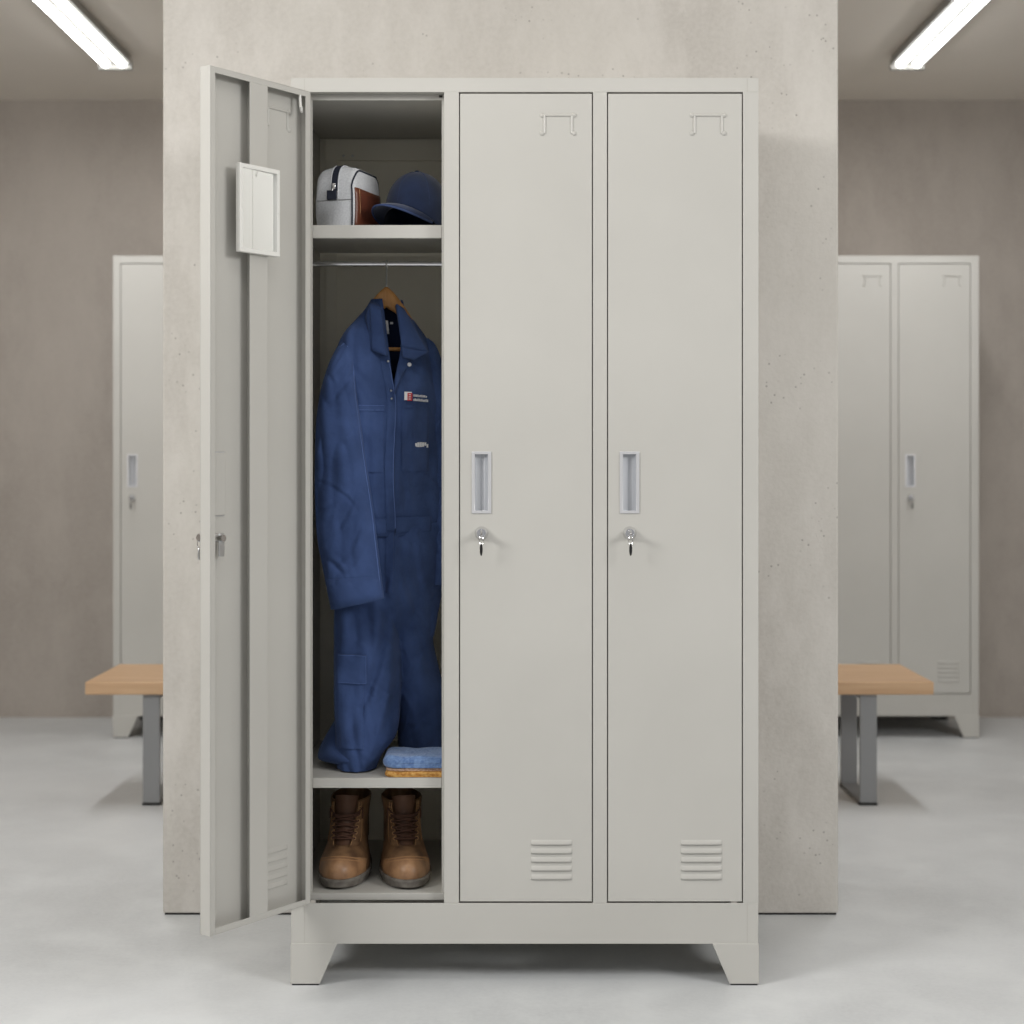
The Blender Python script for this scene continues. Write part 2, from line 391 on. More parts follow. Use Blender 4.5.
def make_locker(label, opened=False):
    root = empty('metal_locker', (0, 0, 0), label, 'locker')
    t = .0015
    # front frame: top rail, posts, rail above plinth, recessed door stops
    b = bmesh.new()
    box(b, 0, W, 0, .02, ZT, H)
    for x0, x1 in ((0, .0278), (.3036, .3333), (.5992, .627), (.8968, W)):
        box(b, x0, x1, 0, .02, ZB, ZT)
    for (x0, x1) in OPEN:
        st = .0285
        box(b, x0, x0+.0115, st, st+.0015, ZB, ZT); box(b, x1-.0058, x1, st, st+.0015, ZB, ZT)
        box(b, x0+.0115, x1-.0058, st, st+.0015, ZT-.010, ZT)
        box(b, x0, x0+.001, .02, st, ZB, ZT); box(b, x1-.001, x1, .02, st, ZB, ZT); box(b, x0, x1, .02, st, ZT-.001, ZT)
    # little latch strike
    new(b, 'front_frame', M['paint'], root, bevel=.0012)
    for (x0, x1) in OPEN:
        for z0 in (ZT-.0045,):
            b = bmesh.new(); box(b, x1-.011, x1-.0045, .0235, .0285, z0, z0+.004); new(b, 'door_catch', M['dark'], root, smooth=False)
    # fine corner seams of the folded side panels
    for x in (.0262, .9047):
        for z0, z1 in ((ZT, H-.001), (.083, ZB)):
            b = bmesh.new(); box(b, x, x+.0010, -.0003, .001, z0, z1); new(b, 'corner_seam', M['seamgrey'], root, smooth=False)
    # plinth
    b = bmesh.new(); box(b, .0005, W-.0005, 0, .0015, .082, ZB); box(b, 0, .0015, .0015, DP, .082, ZB); box(b, W-.0015, W, .0015, DP, .082, ZB)
    box(b, .0015, W-.0015, DP-.0015, DP, .082, ZB); box(b, .0015, W-.0015, .0015, .02, .082, .0835)
    new(b, 'plinth', M['paint'], root, bevel=.001)
    # side panels, top, back, bottom
    for x0 in (0, W-t):
        b = bmesh.new(); box(b, x0, x0+t, .02, DP, ZB, H-.0015); new(b, 'side_panel', M['paint'], root, smooth=False)
    b = bmesh.new(); box(b, 0, W, .02, DP, H-.0015, H); box(b, t, W-t, .035, DP-.02, ZT-.0025, ZT-.001); new(b, 'top_panel', M['paint'], root, smooth=False)
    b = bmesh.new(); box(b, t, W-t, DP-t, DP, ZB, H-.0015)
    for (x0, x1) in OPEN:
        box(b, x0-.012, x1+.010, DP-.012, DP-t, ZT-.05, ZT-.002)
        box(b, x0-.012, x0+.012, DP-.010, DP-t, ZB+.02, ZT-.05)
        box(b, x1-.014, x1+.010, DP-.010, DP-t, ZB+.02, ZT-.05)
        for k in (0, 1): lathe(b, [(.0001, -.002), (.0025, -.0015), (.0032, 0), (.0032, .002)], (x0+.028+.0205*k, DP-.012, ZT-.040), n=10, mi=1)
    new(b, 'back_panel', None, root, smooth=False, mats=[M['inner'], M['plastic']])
    b = bmesh.new(); box(b, t, W-t, .0285, DP-t, .175, .1765); box(b, .0278, .8968, .0215, .0285, ZB, .1765); new(b, 'bottom_panel', M['paint'], root, bevel=.0008)
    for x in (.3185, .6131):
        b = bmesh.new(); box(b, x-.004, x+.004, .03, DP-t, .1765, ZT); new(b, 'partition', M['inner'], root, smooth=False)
    # shelves and rail of each compartment
    xs = [(t+.0005, .3140), (.3230, .6086), (.6176, W-t-.0005)]
    for (a0, a1), (o0, o1) in zip(xs, OPEN):
        if not opened and a0 > .1: pass
        for z1, z0 in ((1.5123, 1.4863), (.4055, .3855)):
            b = bmesh.new(); box(b, a0, a1, .031, DP-.013, z1-.0015, z1)
            box(b, o0+.012, o1-.0062, .0285, .031, z0, z1); box(b, o0+.012, o1-.0062, .031, .045, z0, z0+.0015)
            new(b, 'shelf', M['paint'], root, bevel=.0008)
        b = bmesh.new(); lathe(b, [(.0055, a0), (.0055, a1)], (0, .2, 1.455), axis='x', n=14)
        new(b, 'hanging_rail', M['chrome'], root)
        for xx, d_ in ((a0, 1), (a1, -1)):
            b = bmesh.new(); lathe(b, [(.011, xx), (.011, xx+.002*d_), (.0075, xx+.004*d_), (.0075, xx+.009*d_)], (0, .2, 1.455), axis='x', n=14)
            new(b, 'rail_socket', M['steel'], root)
    # feet
    for sx_ in (0, 1):
        for sy_ in (0, 1):
            fx = lambda v: v if sx_ == 0 else W-v
            fy = lambda v: v if sy_ == 0 else DP-v
            b = bmesh.new()
            A, Bm, th = .092, .0575, .003
            a, c = sorted((fy(-.0018), fy(-.0018+th)))
            prism(b, [(fx(-.001), .0835), (fx(A), .0835), (fx(Bm), .003), (fx(-.001), .003)], 'y', a, c)
            a, c = sorted((fx(-.001), fx(-.001+th)))
            prism(b, [(fy(th-.0018), .0835), (fy(A), .0835), (fy(Bm), .003), (fy(th-.0018), .003)], 'x', a, c)
            ft = new(b, 'foot', M['paint'], root, bevel=.0012)
            b = bmesh.new(); xa, xb = sorted((fx(.002), fx(.055))); ya, yb = sorted((fy(.0005), fy(.055)))
            box(b, xa, xb, ya, yb, 0, .0035); new(b, 'foot_pad', M['dark'], ft, smooth=False)
    # doors
    g = .0022
    for k, (x0, x1) in enumerate(OPEN):
        if k == 0 and opened: continue
        make_door(root, x1-g, True, x1-x0-2*g, y=.0005)
    if opened:
        make_door(root, XX(301, 0)+.4385, False, .270, opened=-math.radians(125.8), y=-.001)
    return root

locker = make_locker('tall off-white three-door metal locker in front of the pillar, left door open', True)
locker.location = (-.4385, 0, 0)
bgL = make_locker('closed off-white metal locker against back wall behind the bench left of the pillar')
bgL.location = (-1.489, 2.82, 0)
bgL['group'] = 'closed lockers along the back wall'
bgR = copy_tree(bgL); bgR['label'] = 'closed off-white metal locker against back wall behind the bench right of the pillar'
bgR.location = (1.7425-W, 2.82, 0)

# ------------------------------------------------------------------ benches
def make_bench(label, x0, x1, legs):
    r = empty('bench', ((x0+x1)/2, 1.86, 0), label, 'bench', 'wooden benches behind the pillar')
    cx, cy = (x0+x1)/2, 1.86
    b = bmesh.new(); box(b, x0-cx, x1-cx, 1.63-cy, 2.05-cy, .336, .375); new(b, 'bench_top', M['bench'], r, bevel=.004)
    for lx in legs:
        b = bmesh.new(); w = .0255
        outer = [(1.655-cy, .332), (1.655-cy, 0), (2.045-cy, 0), (2.045-cy, .332)]
        for (y0, y1, z0, z1) in ((1.655, 1.668, 0, .336), (1.932, 1.945, 0, .336), (1.668, 1.932, 0, .012), (1.668, 1.932, .320, .336)):
            box(b, lx-w-cx, lx+w-cx, y0-cy, y1-cy, z0+.003 if z0 == 0 else z0, z1)
        lg = new(b, 'leg', M['benchleg'], r, bevel=.0015)
        b = bmesh.new()
        for y0 in (1.652, 1.925): box(b, lx-w-.001-cx, lx+w+.001-cx, y0-cy, y0+.024-cy, 0, .008)
        new(b, 'foot_cap', M['dark'], lg, smooth=False)
    return r
make_bench('light wood bench with grey steel legs poking out left of the pillar', -1.279, -.14, (-1.086, -.33))
make_bench('light wood bench with grey steel legs poking out right of the pillar', .13, 1.264, (1.073, .32))

# ------------------------------------------------------------------ ceiling lights
def make_light(label, x):
    y1, y0 = 2.58, 1.08
    r = empty('ceiling_light', (x, (y0+y1)/2, CEIL), label, 'light', 'twin-tube ceiling lights')
    cy = (y0+y1)/2; hl = (y1-y0)/2; zb = 2.452-CEIL
    b = bmesh.new(); prism(b, [(-.062, zb), (.062, zb), (.05, 0), (-.05, 0)], 'y', -hl, hl)
    new(b, 'housing', M['fixture'], r, bevel=.003)
    for s in (-1, 1):
        b = bmesh.new(); box(b, -.062, .062, s*hl-(.02 if s > 0 else 0), s*hl+(.02 if s < 0 else 0), zb-.019, zb)
        new(b, 'end_cap', M['fixture'], r, bevel=.004)
    for tx in (-.030, .030):
        b = bmesh.new(); rows = [(.004, -hl+.02), (.0145, -hl+.021), (.0145, hl-.034), (.008, hl-.022), (.002, hl-.021)]
        lathe(b, rows, (tx, 0, zb-.002), n=16); new(b, 'light_tube', M['tube'], r)
    return r
make_light('white twin-tube ceiling light over the bench left of the pillar', -1.418)
make_light('white twin-tube ceiling light over the bench right of the pillar', 1.413)

# ------------------------------------------------------------------ cloth bodies
class Body:
    """hanging cloth volume: rows (py, left px, right px, centre depth, half depth, rot)"""
    def __init__(s, rows, fold=.004, seed=0., p=2.2, fs=1., crs=(), fade=0.):
        s.fade = fade
        s.r = []
        for py, xl, xr, yc, hb, rot in rows:
            s.r.append((-ZX(py, yc), XX(xl, yc), XX(xr, yc), yc, hb, rot))
        s.fold, s.seed, s.p, s.fs = fold, seed, p, fs
        s.z1, s.z0 = -s.r[0][0], -s.r[-1][0]
        rnd = random.Random(int(seed*10)+3); s.cr = []
        mid = s.r[len(s.r)//2]
        for k in range(int((s.z1-s.z0)*46)):
            cx = rnd.uniform(mid[1], mid[2]); cz = rnd.uniform(s.z0, s.z1)
            a = rnd.choice((-1, 1))*rnd.uniform(.25, 1.15)      # from vertical
            s.cr.append((cx, cz, math.sin(a), math.cos(a), rnd.uniform(.02, .06), rnd.uniform(.0025, .0055), rnd.uniform(.0012, .0034)*rnd.choice((-1, 1, 1))))
        for c in crs: s.cr.append(c)
    def row(s, z): return [interp(s.r, -z, k) for k in range(1, 6)]
    def disp(s, x, z):
        q = Vector((x*14*s.fs+s.seed, s.seed*1.7, z*5*s.fs - x*9*s.fs))
        a = noise.noise(q)
        r_ = abs(noise.noise(Vector((x*34*s.fs+s.seed*3, 3.1, z*9*s.fs + x*14*s.fs))))
        d = s.fold*(1.25*a + .9*(.4-r_))
        for cx, cz, sn, cs, ln, wd, am in s.cr:
            dx, dz = x-cx, z-cz
            al = dx*sn+dz*cs
            if abs(al) > ln*2: continue
            ac = (dx*cs-dz*sn + .12*al*al/ln)/wd
            if abs(ac) > 3.5: continue
            d += am*(math.exp(-ac*ac)-.55*math.exp(-(ac-1.7)**2))*math.exp(-(al/ln)**2)
        if s.fade: d *= min(1., max(.08, (z-s.z0)/s.fade))*min(1., max(.1, (s.z1-z)/s.fade))
        return d
    def pt(s, u, z, front=True, off=0.):
        """u in -1..1"""
        xl, xr, yc, hb, rot = s.row(z)
        xc, hw = (xl+xr)/2, (xr-xl)/2
        x = xc + hw*u
        k = max(0., 1-abs(u)**s.p)**(1/2.)
        d = s.disp(x, z)*min(1, k*2)
        y = yc + rot*(x-xc) + (-(hb*k) + d if front else hb*k + d)
        return Vector((x, y-off if front else y+off, z))
    def at(s, px, z, off=0.):
        """front point at photo column px"""
        xl, xr, yc, hb, rot = s.row(z)
        x = XX(px, yc-hb); u = (x-(xl+xr)/2)/((xr-xl)/2)
        return s.pt(max(-.995, min(.995, u)), z, True, off)
    def loft(s, b, nz=150, nu=96, capb=True, capt=True, zb=None):
        rows = []
        for i in range(nz+1):
            z = s.z1 + (s.z0-s.z1)*i/nz
            rg = []
            for k in range(nu):
                a = 2*PI*k/nu
                u = math.cos(a); fr = math.sin(a) <= 0
                p = s.pt(u, z, fr)
                if zb: p.z = zb(p, i/nz)
                rg.append(p)
            rows.append(rg)
        vr = grid(b, rows, True)
        if capb: b.faces.new(vr[-1])
        if capt: b.faces.new(vr[0])
        return rows
    def patch(s, b, px0, px1, py0, py1, off=.002, n=10, th=.0018, slant=0.):
        """raised rectangle of cloth following the front"""
        yc = s.row(s.z1)[2]
        F, B = [], []
        for i in range(n+1):
            rf, rb = [], []
            for k in range(n+1):
                px = px0+(px1-px0)*k/n
                py = py0+(py1-py0)*i/n + slant*(k/n)
                z = ZX(py, .14)
                rf.append(s.at(px, z, off+th)); rb.append(s.at(px, z, off-.0022))
            F.append(rf); B.append(rb)
        vf = grid(b, F); vb = grid(b, B)
        m = n
        loop = [(0, k) for k in range(m)] + [(i, m) for i in range(m)] + [(m, k) for k in range(m, 0, -1)] + [(i, 0) for i in range(m, 0, -1)]
        for q in range(len(loop)):
            a, c = loop[q], loop[(q+1) % len(loop)]
            b.faces.new((vf[a[0]][a[1]], vf[c[0]][c[1]], vb[c[0]][c[1]], vb[a[0]][a[1]]))

cov = empty('coverall', (XX(386, .2), .2, ZX(300, .2)), 'navy blue long-sleeved work coverall on the wooden hanger inside the open compartment', 'coverall')
def cpart(bm, name, m, **k):
    o = new(bm, name, m, None, **k)
    o.parent = cov; o.matrix_parent_inverse = Matrix.Translation(-cov.location)
    return o

torso = Body([(300, 372, 402, .205, .030, .3), (310, 366, 405, .205, .036, .35), (320, 358, 413, .205, .045, .4), (335, 347, 424, .20, .055, .62),
              (350, 341, 433, .20, .066, .62), (372, 341, 440, .20, .076, .62), (400, 343, 444, .20, .080, .62), (450, 346, 447, .20, .080, .62),
              (500, 346, 447, .20, .074, .62), (520, 347, 446, .20, .064, .62), (535, 347, 446, .20, .060, .62)], fold=.013, seed=2., p=2.)
# open-fronted torso: from the left placket round the back to the right placket
def ledge(py):   # placket edges in photo columns
    t = max(0, min(1, (py-352)/48.))
    return (386.5 + 6.5*t) if py > 352 else 386.5-(352-py)*.15
def redge(py):
    t = max(0, min(1, (py-352)/45.))
    return (400 - 7.5*t) if py > 352 else 400+min(352-py, 30)*.06
b = bmesh.new(); rows = []
NZ, NU = 130, 120
for i in range(NZ+1):
    z = torso.z1 + (torso.z0-torso.z1)*i/NZ
    py = HOR - (z-CAMZ)*FPX/(CAMD+.14)
    xl, xr, yc, hb, rot = torso.row(z)
    def uof(px): return (XX(px, .14)-(xl+xr)/2)/((xr-xl)/2)
    ul = max(-.9, min(.9, uof(ledge(py)+2.5))); ur = max(-.9, min(.9, uof(redge(py)-.5)))
    rg = []
    aL, aR = math.acos(ul), math.acos(ur)
    # sweep angle: front-left -> left -> back -> right -> front-right
    a0, a1 = -aL, -2*PI + (-aR) + 2*PI
    tot = (2*PI - aL) + aR
    tot = 2*PI - (aL - aR)
    for k in range(NU+1):
        a = -aL - tot*k/NU
        u = math.cos(a); fr = math.sin(a) <= 1e-6
        p = torso.pt(u, z, fr)
        if k > NU*.8: p.y += .0015
        if not fr and i < 6: p.z += 0
        rg.append(p)
    rows.append(rg)
grid(b, rows)
cpart(b, 'bodice', M['navy'], solid=.002, angle=80)
# placket strip, left over right, running from collar to crotch
b = bmesh.new()
def front(px, py, off):
    return (torso if py < 530 else hip).at(px, ZX(py, .14), off)
for (pxo, pxi, sgn) in ((-6.5, 1.2, 1),):
    rowsF, rowsB = [], []
    for i in range(60):
        py = 356 + (530-356)*i/59
        z = ZX(py, .14); e = ledge(py)
        wob = .9*math.sin(py*.05)
        pts = [torso.at(e+pxo+(pxi-pxo)*k/4+wob, z, .0042-.0012*(k == 0)) for k in range(5)]
        rowsF.append(pts); rowsB.append([p+Vector((0, .005, 0)) for p in pts])
    grid(b, [f+list(reversed(g_)) for f, g_ in zip(rowsF, rowsB)], True)
cpart(b, 'placket', M['navy'], angle=50)
b = bmesh.new()
tube(b, [torso.at(ledge(py)+1.6+.9*math.sin(py*.05), ZX(py, .14), .0038) for py in range(360, 530, 4)], .0011, 6)
cpart(b, 'placket_seam', M['seam'])
# right front facing
b = bmesh.new(); rf, rb_ = [], []
for i in range(20):
    py = 354+(398-354)*i/19; z = ZX(py, .14); e = redge(py); wd = 11*(1-i/19)+.6
    pts = [torso.at(e+wd*k/4, z, .0045+.003*math.sin(PI*k/4)) for k in range(5)]
    rf.append(pts); rb_.append([p+Vector((0, .0035, 0)) for p in pts])
grid(b, [f+list(reversed(g_)) for f, g_ in zip(rf, rb_)], True)
cpart(b, 'lapel', M['navy'], angle=50)

# trousers: hips and two legs fused into one cloth surface, bulging forward and resting on the shelf
hip = Body([(522, 347, 446, .20, .060, .6), (532, 345, 446, .20, .068, .6), (548, 342, 446, .20, .077, .6), (570, 339, 445, .20, .074, .58), (592, 337, 442, .20, .068, .5), (612, 338, 438, .203, .052, .35), (635, 345, 434, .205, .030, .3), (645, 355, 430, .205, .012, .3)], fold=.012, seed=5., fs=.9, crs=[(XX(408, .12), ZX(590, .12), .28, -.96, .09, .007, .006), (XX(420, .12), ZX(575, .12), .2, -.98, .08, .006, -.005), (XX(384, .12), ZX(590, .12), .25, .97, .08, .007, .005)])
legL = Body([(560, 343, 394, .190, .050, .35), (600, 336, 396, .182, .060, .32), (650, 335, 400, .170, .062, .3), (700, 335, 400, .155, .062, .25),
             (735, 336, 396, .140, .062, .15), (755, 336, 382, .125, .060, .1), (774, 338, 374, .115, .056, .0)], fold=.015, seed=5., fs=.9, crs=[(XX(378, .11), ZX(660, .11), .22, .975, .13, .009, .008), (XX(388, .11), ZX(690, .11), .15, .99, .12, .007, -.006)])
legR = Body([(560, 388, 442, .222, .05, .3), (600, 391, 436, .228, .055, .3), (640, 394, 433, .240, .055, .3), (665, 396, 438, .240, .056, .2),
             (700, 398, 446, .245, .056, .1), (740, 398, 446, .255, .052, .05), (764, 399, 445, .258, .046, .0)], fold=.010, seed=9.)
b = bmesh.new(); zmin = .4075
for L_ in (hip, legL, legR): L_.loft(b, zb=lambda p, t: max(zmin, p.z))
tr = cpart(b, 'trousers', M['navy'], angle=180)
rm = tr.modifiers.new('r', 'REMESH'); rm.mode = 'VOXEL'; rm.voxel_size = .0026; rm.use_smooth_shade = True
sm = tr.modifiers.new('s', 'SMOOTH'); sm.factor = .5; sm.iterations = 4

b = bmesh.new(); rf, rb_ = [], []
for i in range(30):
    py = 532+(592-532)*i/29; z = ZX(py, .14); px = 392.5-.5*i/29
    pts = [hip.at(px-6.5+7.5*k/4, z, .0030) for k in range(5)]
    rf.append(pts); rb_.append([p+Vector((0, .006, 0)) for p in pts])
grid(b, [f+list(reversed(g_)) for f, g_ in zip(rf, rb_)], True)
cpart(b, 'fly', M['navy'], angle=60)
# hem flopped over to the left at the back of the shelf
b = bmesh.new(); rows = []
path = [(350, 704, .20, .030, .024), (342, 722, .195, .036, .032), (334, 738, .18, .040, .036), (331, 752, .16, .042, .034), (335, 764, .145, .044, .027), (345, 770, .125, .046, .020), (360, 772, .11, .036, .014)]
for (px, py, y, a_, c_) in path:
    c = PX(px, py, y); c.z = max(c.z, .408+c_*.9)
    rows.append([c+Vector((c_*math.cos(2*PI*k/18)*.9, a_*math.sin(2*PI*k/18), c_*.7*math.cos(2*PI*k/18+.5))) for k in range(18)])
for r_ in rows:
    for p in r_: p.z = max(p.z, .4068)
vr = grid(b, rows, True); b.faces.new(vr[0]); b.faces.new(vr[-1])
cpart(b, 'trouser_cuff', M['navy'], sub=2, angle=180)

# sleeves
slL = Body([(338, 345, 352, .150, .008, 0), (342, 341, 353, .135, .016, 0), (350, 336, 354, .125, .026, 0), (365, 329, 354.5, .110, .030, 0), (390, 321.5, 356, .100, .034, .05), (420, 317, 360, .096, .035, .05),
            (460, 315.5, 365.5, .095, .035, .05), (500, 315.5, 371.5, .090, .034, .05), (540, 318, 376.5, .088, .032, .05), (570, 324, 380, .086, .030, .05), (603, 331.5, 383.5, .085, .027, .05)], fold=.012, seed=12., fs=.9, p=2.6, fade=.10)
b = bmesh.new()
def cuffz(p, t):
    if t > .85: p.z += (t-.85)/.15*(.012*((p.x-XX(357, .085))/.055) - .002)
    return p.z
slL.loft(b, nz=160, zb=cuffz, capb=False)
o = cpart(b, 'sleeve', M['navy'], angle=80, solid=.002)
b = bmesh.new()
pts = []
for py in range(346, 600, 6):
    z = ZX(py, .1); p = slL.pt(.95, z, True, .0016); pts.append(p)
tube(b, pts, .0010, 6);  # painted highlight down the right edge of the sleeve
pts = [slL.pt(-.96+.19*k, slL.z1-.018-.004*math.sin(k), True, .001) for k in range(11)]
tube(b, pts, .0009, 6)
cpart(b, 'sleeve_highlight_and_seam', M['seam'])
b = bmesh.new()
for i in (0,):
    rows = []
    for q in range(4):
        t = .90+.1*q/3
        z = slL.z1+(slL.z0-slL.z1)*t
        rg = []
        for k in range(41):
            u = -1+2*k/40; p = slL.pt(u*1.0, z, True, .0010); tt = t
            p.z += (tt-.85)/.15*(.012*((p.x-XX(357, .085))/.055)-.002)
            rg.append(p)
        rows.append(rg)
    grid(b, rows)
cpart(b, 'cuff', M['navy'], solid=.0012, angle=80)
slR = Body([(338, 423, 428, .235, .008, 0), (343, 420, 434, .238, .016, 0), (352, 421, 439, .24, .028, 0), (370, 424, 444, .243, .034, 0), (400, 426, 447, .245, .036, 0), (500, 429, 449.5, .245, .036, 0),
            (560, 430, 449.5, .242, .033, 0), (584, 430, 449, .24, .03, 0)], fold=.008, seed=21.)
b = bmesh.new(); slR.loft(b); cpart(b, 'sleeve', M['navy'], angle=80)

# collar: two leaves and a back stand, plus neck lining
def leaf(b, pts, y0s, nx=8, ny=10, bulge=.006):
    A, B_, C, D = [PX(p[0], p[1], y) for p, y in zip(pts, y0s)]
    rows = []
    for i in range(ny+1):
        v = i/ny; rw = []
        for k in range(nx+1):
            u = k/nx
            p = A.lerp(B_, u).lerp(D.lerp(C, u), v)
            p.y -= bulge*math.sin(PI*u)*(.4+.6*math.sin(PI*min(1, v*.9+.1)))
            rw.append(p)
        rows.append(rw)
    grid(b, rows)
b = bmesh.new()
leaf(b, [(369.5, 305), (381.5, 309), (387.5, 356), (371.5, 350)], [.150, .148, .122, .118])
leaf(b, [(372.3, 299.5), (375, 300), (381.5, 309), (369.5, 305)], [.205, .200, .148, .150], bulge=.0, ny=4)
leaf(b, [(369.5, 305), (372.0, 306), (371.5, 350), (365.5, 317)], [.150, .150, .118, .150], bulge=.001, ny=6)
leaf(b, [(397, 304), (404, 309), (429, 352), (402, 347)], [.160, .170, .168, .134])
leaf(b, [(402, 347), (429, 352), (414, 360), (403, 357)], [.134, .168, .148, .130], ny=4, bulge=.002)
leaf(b, [(395.5, 306), (397, 304), (402, 347), (400, 330)], [.20, .160, .134, .16], bulge=0, ny=6)
leaf(b, [(372.3, 299.5), (397, 303.5), (400, 313), (374, 309)], [.215, .235, .245, .225], bulge=-.006, ny=4)
cpart(b, 'collar', M['navy'], solid=.0022, angle=60)
b = bmesh.new()
leaf(b, [(374, 308), (401, 308), (404, 372), (380, 372)], [.222, .228, .235, .225], bulge=-.004)
cpart(b, 'neck_lining', M['lining'], solid=.001, angle=60)
# label inside the collar
b = bmesh.new()
leaf(b, [(383, 320), (388, 320.5), (389.2, 334), (385, 334)], [.208, .208, .208, .208], nx=2, ny=3, bulge=0)
leaf(b, [(390, 322), (393, 322), (393, 324.2), (390, 324.2)], [.209]*4, nx=1, ny=1, bulge=0)
cpart(b, 'neck_tag', M['white'], solid=.0006)

# pockets, waistband, snaps, badges
b = bmesh.new(); torso.patch(b, 353, 385, 405, 411.5, .0030, th=.0022); cpart(b, 'pocket_flap', M['navy'], angle=50)
b = bmesh.new(); torso.patch(b, 354, 384, 411, 472, .0016, th=.0018); cpart(b, 'chest_pocket', M['navy'], angle=50)
b = bmesh.new(); torso.patch(b, 402, 428, 405, 408, .0030, th=.0016); torso.patch(b, 402, 427, 406, 471, .0014, th=.0016); cpart(b, 'chest_pocket', M['navy'], angle=50)
b = bmesh.new(); torso.patch(b, 366, 387, 518, 533, .0020, n=14); cpart(b, 'waistband', M['navy'], angle=50)
b = bmesh.new(); torso.patch(b, 396, 430, 517, 532, .0020, n=14); cpart(b, 'waistband', M['navy'], angle=50)
def seamline(b, body, pts, off=.003, r=.0007):
    for (p0, p1) in pts:
        n = 8
        tube(b, [body.at(p0[0]+(p1[0]-p0[0])*k/n, ZX(p0[1]+(p1[1]-p0[1])*k/n, .14), off) for k in range(n+1)], r, 5)
b = bmesh.new()
seamline(b, torso, [((354, 406), (384.5, 406)), ((355, 410.5), (384.5, 410.5))], .0052, .0006)
cpart(b, 'flap_stitching', M['seam'])
b = bmesh.new(); legL.patch(b, 337.5, 366.5, 652, 680, .0045, th=.002, slant=1.5); cpart(b, 'cargo_pocket_flap', M['navy'], angle=50)
b = bmesh.new(); legL.patch(b, 338, 363, 680, 744, .0012, th=.002); cpart(b, 'cargo_pocket', M['navy'], angle=50)
b = bmesh.new(); seamline(b, legL, [((338, 653), (366, 654)), ((366, 654), (366, 681)), ((366, 681), (338, 680))], .0066, .0006); cpart(b, 'cargo_stitching', M['seam'])
for px, py, rr in ((408.5, 364, .0042), (388.0, 361.5, .0026), (391, 391, .0024), (391.6, 399, .0024)):
    p = torso.at(px, ZX(py, .14), .0078)
    b = bmesh.new(); lathe(b, [(.0001, -.0018), (rr*.6, -.0018), (rr, -.0006), (rr, .001), (.0001, .001)], p, n=16); lathe(b, [(.0001, .006), (rr*.5, .006), (rr*.5, .0005), (.0001, .0005)], p, n=8)
    cpart(b, 'snap_button', M['white'] if rr > .004 else M['steel'])
def flatq(b, px0, px1, py0, py1, off, dy=0., mi=0, th=.0008):
    """small stitched rectangle on the right chest"""
    c = [torso.at(px, ZX(py+dy*(px-404)/22, .14), o_) for px, py in ((px0, py0), (px1, py0), (px1, py1), (px0, py1)) for o_ in (off, off-.003)]
    f, k = c[0::2], c[1::2]
    F = [b.verts.new(p) for p in f]; K = [b.verts.new(p) for p in k]
    fs = [b.faces.new(F), b.faces.new(K)] + [b.faces.new((F[i], F[(i+1) % 4], K[(i+1) % 4], K[i])) for i in range(4)]
    for q in fs: q.material_index = mi
b = bmesh.new()
flatq(b, 404, 411.0, 391.8, 400.2, .0035, 0)
flatq(b, 407.0, 411.6, 393.0, 400.8, .0042, 0, 1)
for yy in (394.3, 396.5, 398.7): flatq(b, 408.2, 410.3, yy, yy+.8, .0048, 0, 0)
random.seed(3)
for (ya, yb_, xe) in ((393.9, 396.1, 426.2), (397.9, 400.4, 426.5)):
    x = 412.8
    while x < xe-.8:
        w_ = random.choice((.75, .95, 1.15)); k = random.random()
        flatq(b, x, x+w_, ya+(.5 if k > .6 else 0), yb_, .0034, .9)
        x += w_+.32
cpart(b, 'chest_badge', None, mats=[M['white'], M['red']], smooth=False)
b = bmesh.new()
for x0, x1, ya, yb_ in ((414.5, 416.2, 443.0, 446.5), (416.4, 418.4, 442.1, 446.8), (418.6, 420.6, 441.9, 446.7), (420.8, 422.8, 442.0, 446.4), (423.0, 424.8, 442.0, 445.2), (425.0, 426.6, 443.6, 447.2)):
    flatq(b, x0, x1, ya, yb_, .0034, .3)
cpart(b, 'sewn_mark', M['white'], smooth=False)

# ------------------------------------------------------------------ hanger
hc = PX(386.5, 292, .2)
hang = empty('coat_hanger', hc, 'wooden coat hanger with metal hook on the rail holding the navy coverall', 'hanger')
ax = Vector((1, .30, 0)).normalized(); nn = Vector((-ax.y, ax.x, 0))
b = bmesh.new(); rowsT = []
NS = 40
for i in range(NS+1):
    s = -1+2*i/NS; a = abs(s)
    L_ = .083*s
    zt = .012 - .107*a**1.28
    hh = .046*(1-a)**1.0*.55 + .015 + .020*math.exp(-(a/.22)**2)
    zb_ = zt-hh + (.016*max(0, 1-a*4) if a < .25 else 0)
    th = .0075
    c = ax*L_ + nn*(.018*a*a)
    rg = []
    for k in range(12):
        an = 2*PI*k/12
        ct, sn = math.cos(an), math.sin(an)
        rg.append(c + nn*th*math.copysign(abs(ct)**.7, ct) + Vector((0, 0, (zt+zb_)/2 + (zt-zb_)/2*math.copysign(abs(sn)**.7, sn))))
    rowsT.append(rg)
vr = grid(b, rowsT, True); b.faces.new(vr[0]); b.faces.new(vr[-1])
new(b, 'hanger_body', M['wood'], hang, angle=60)
rz = 1.455-hc.z
b = bmesh.new(); R0 = .0078
pts = [(0, 0, .005), (0, 0, rz-.030), (0, .003, rz-.024), (0, .0075, rz-.014), (0, R0+.001, rz-.006)]
for k in range(13):
    a = -.3+ (PI+.9)*k/12
    pts.append((0, (R0)*math.cos(a), rz+R0*math.sin(a)-.0005))
new_pts = [Vector(p)+Vector((0, .2-hc.y, 0)) for p in pts]
tube(b, new_pts, .0016, 8); new(b, 'hook', M['steel'], hang)
b = bmesh.new(); q0, q1 = -ax*.055+Vector((0, 0, ZX(349.5, .2)-hc.z)), ax*.05+Vector((0, 0, ZX(349, .2)-hc.z))
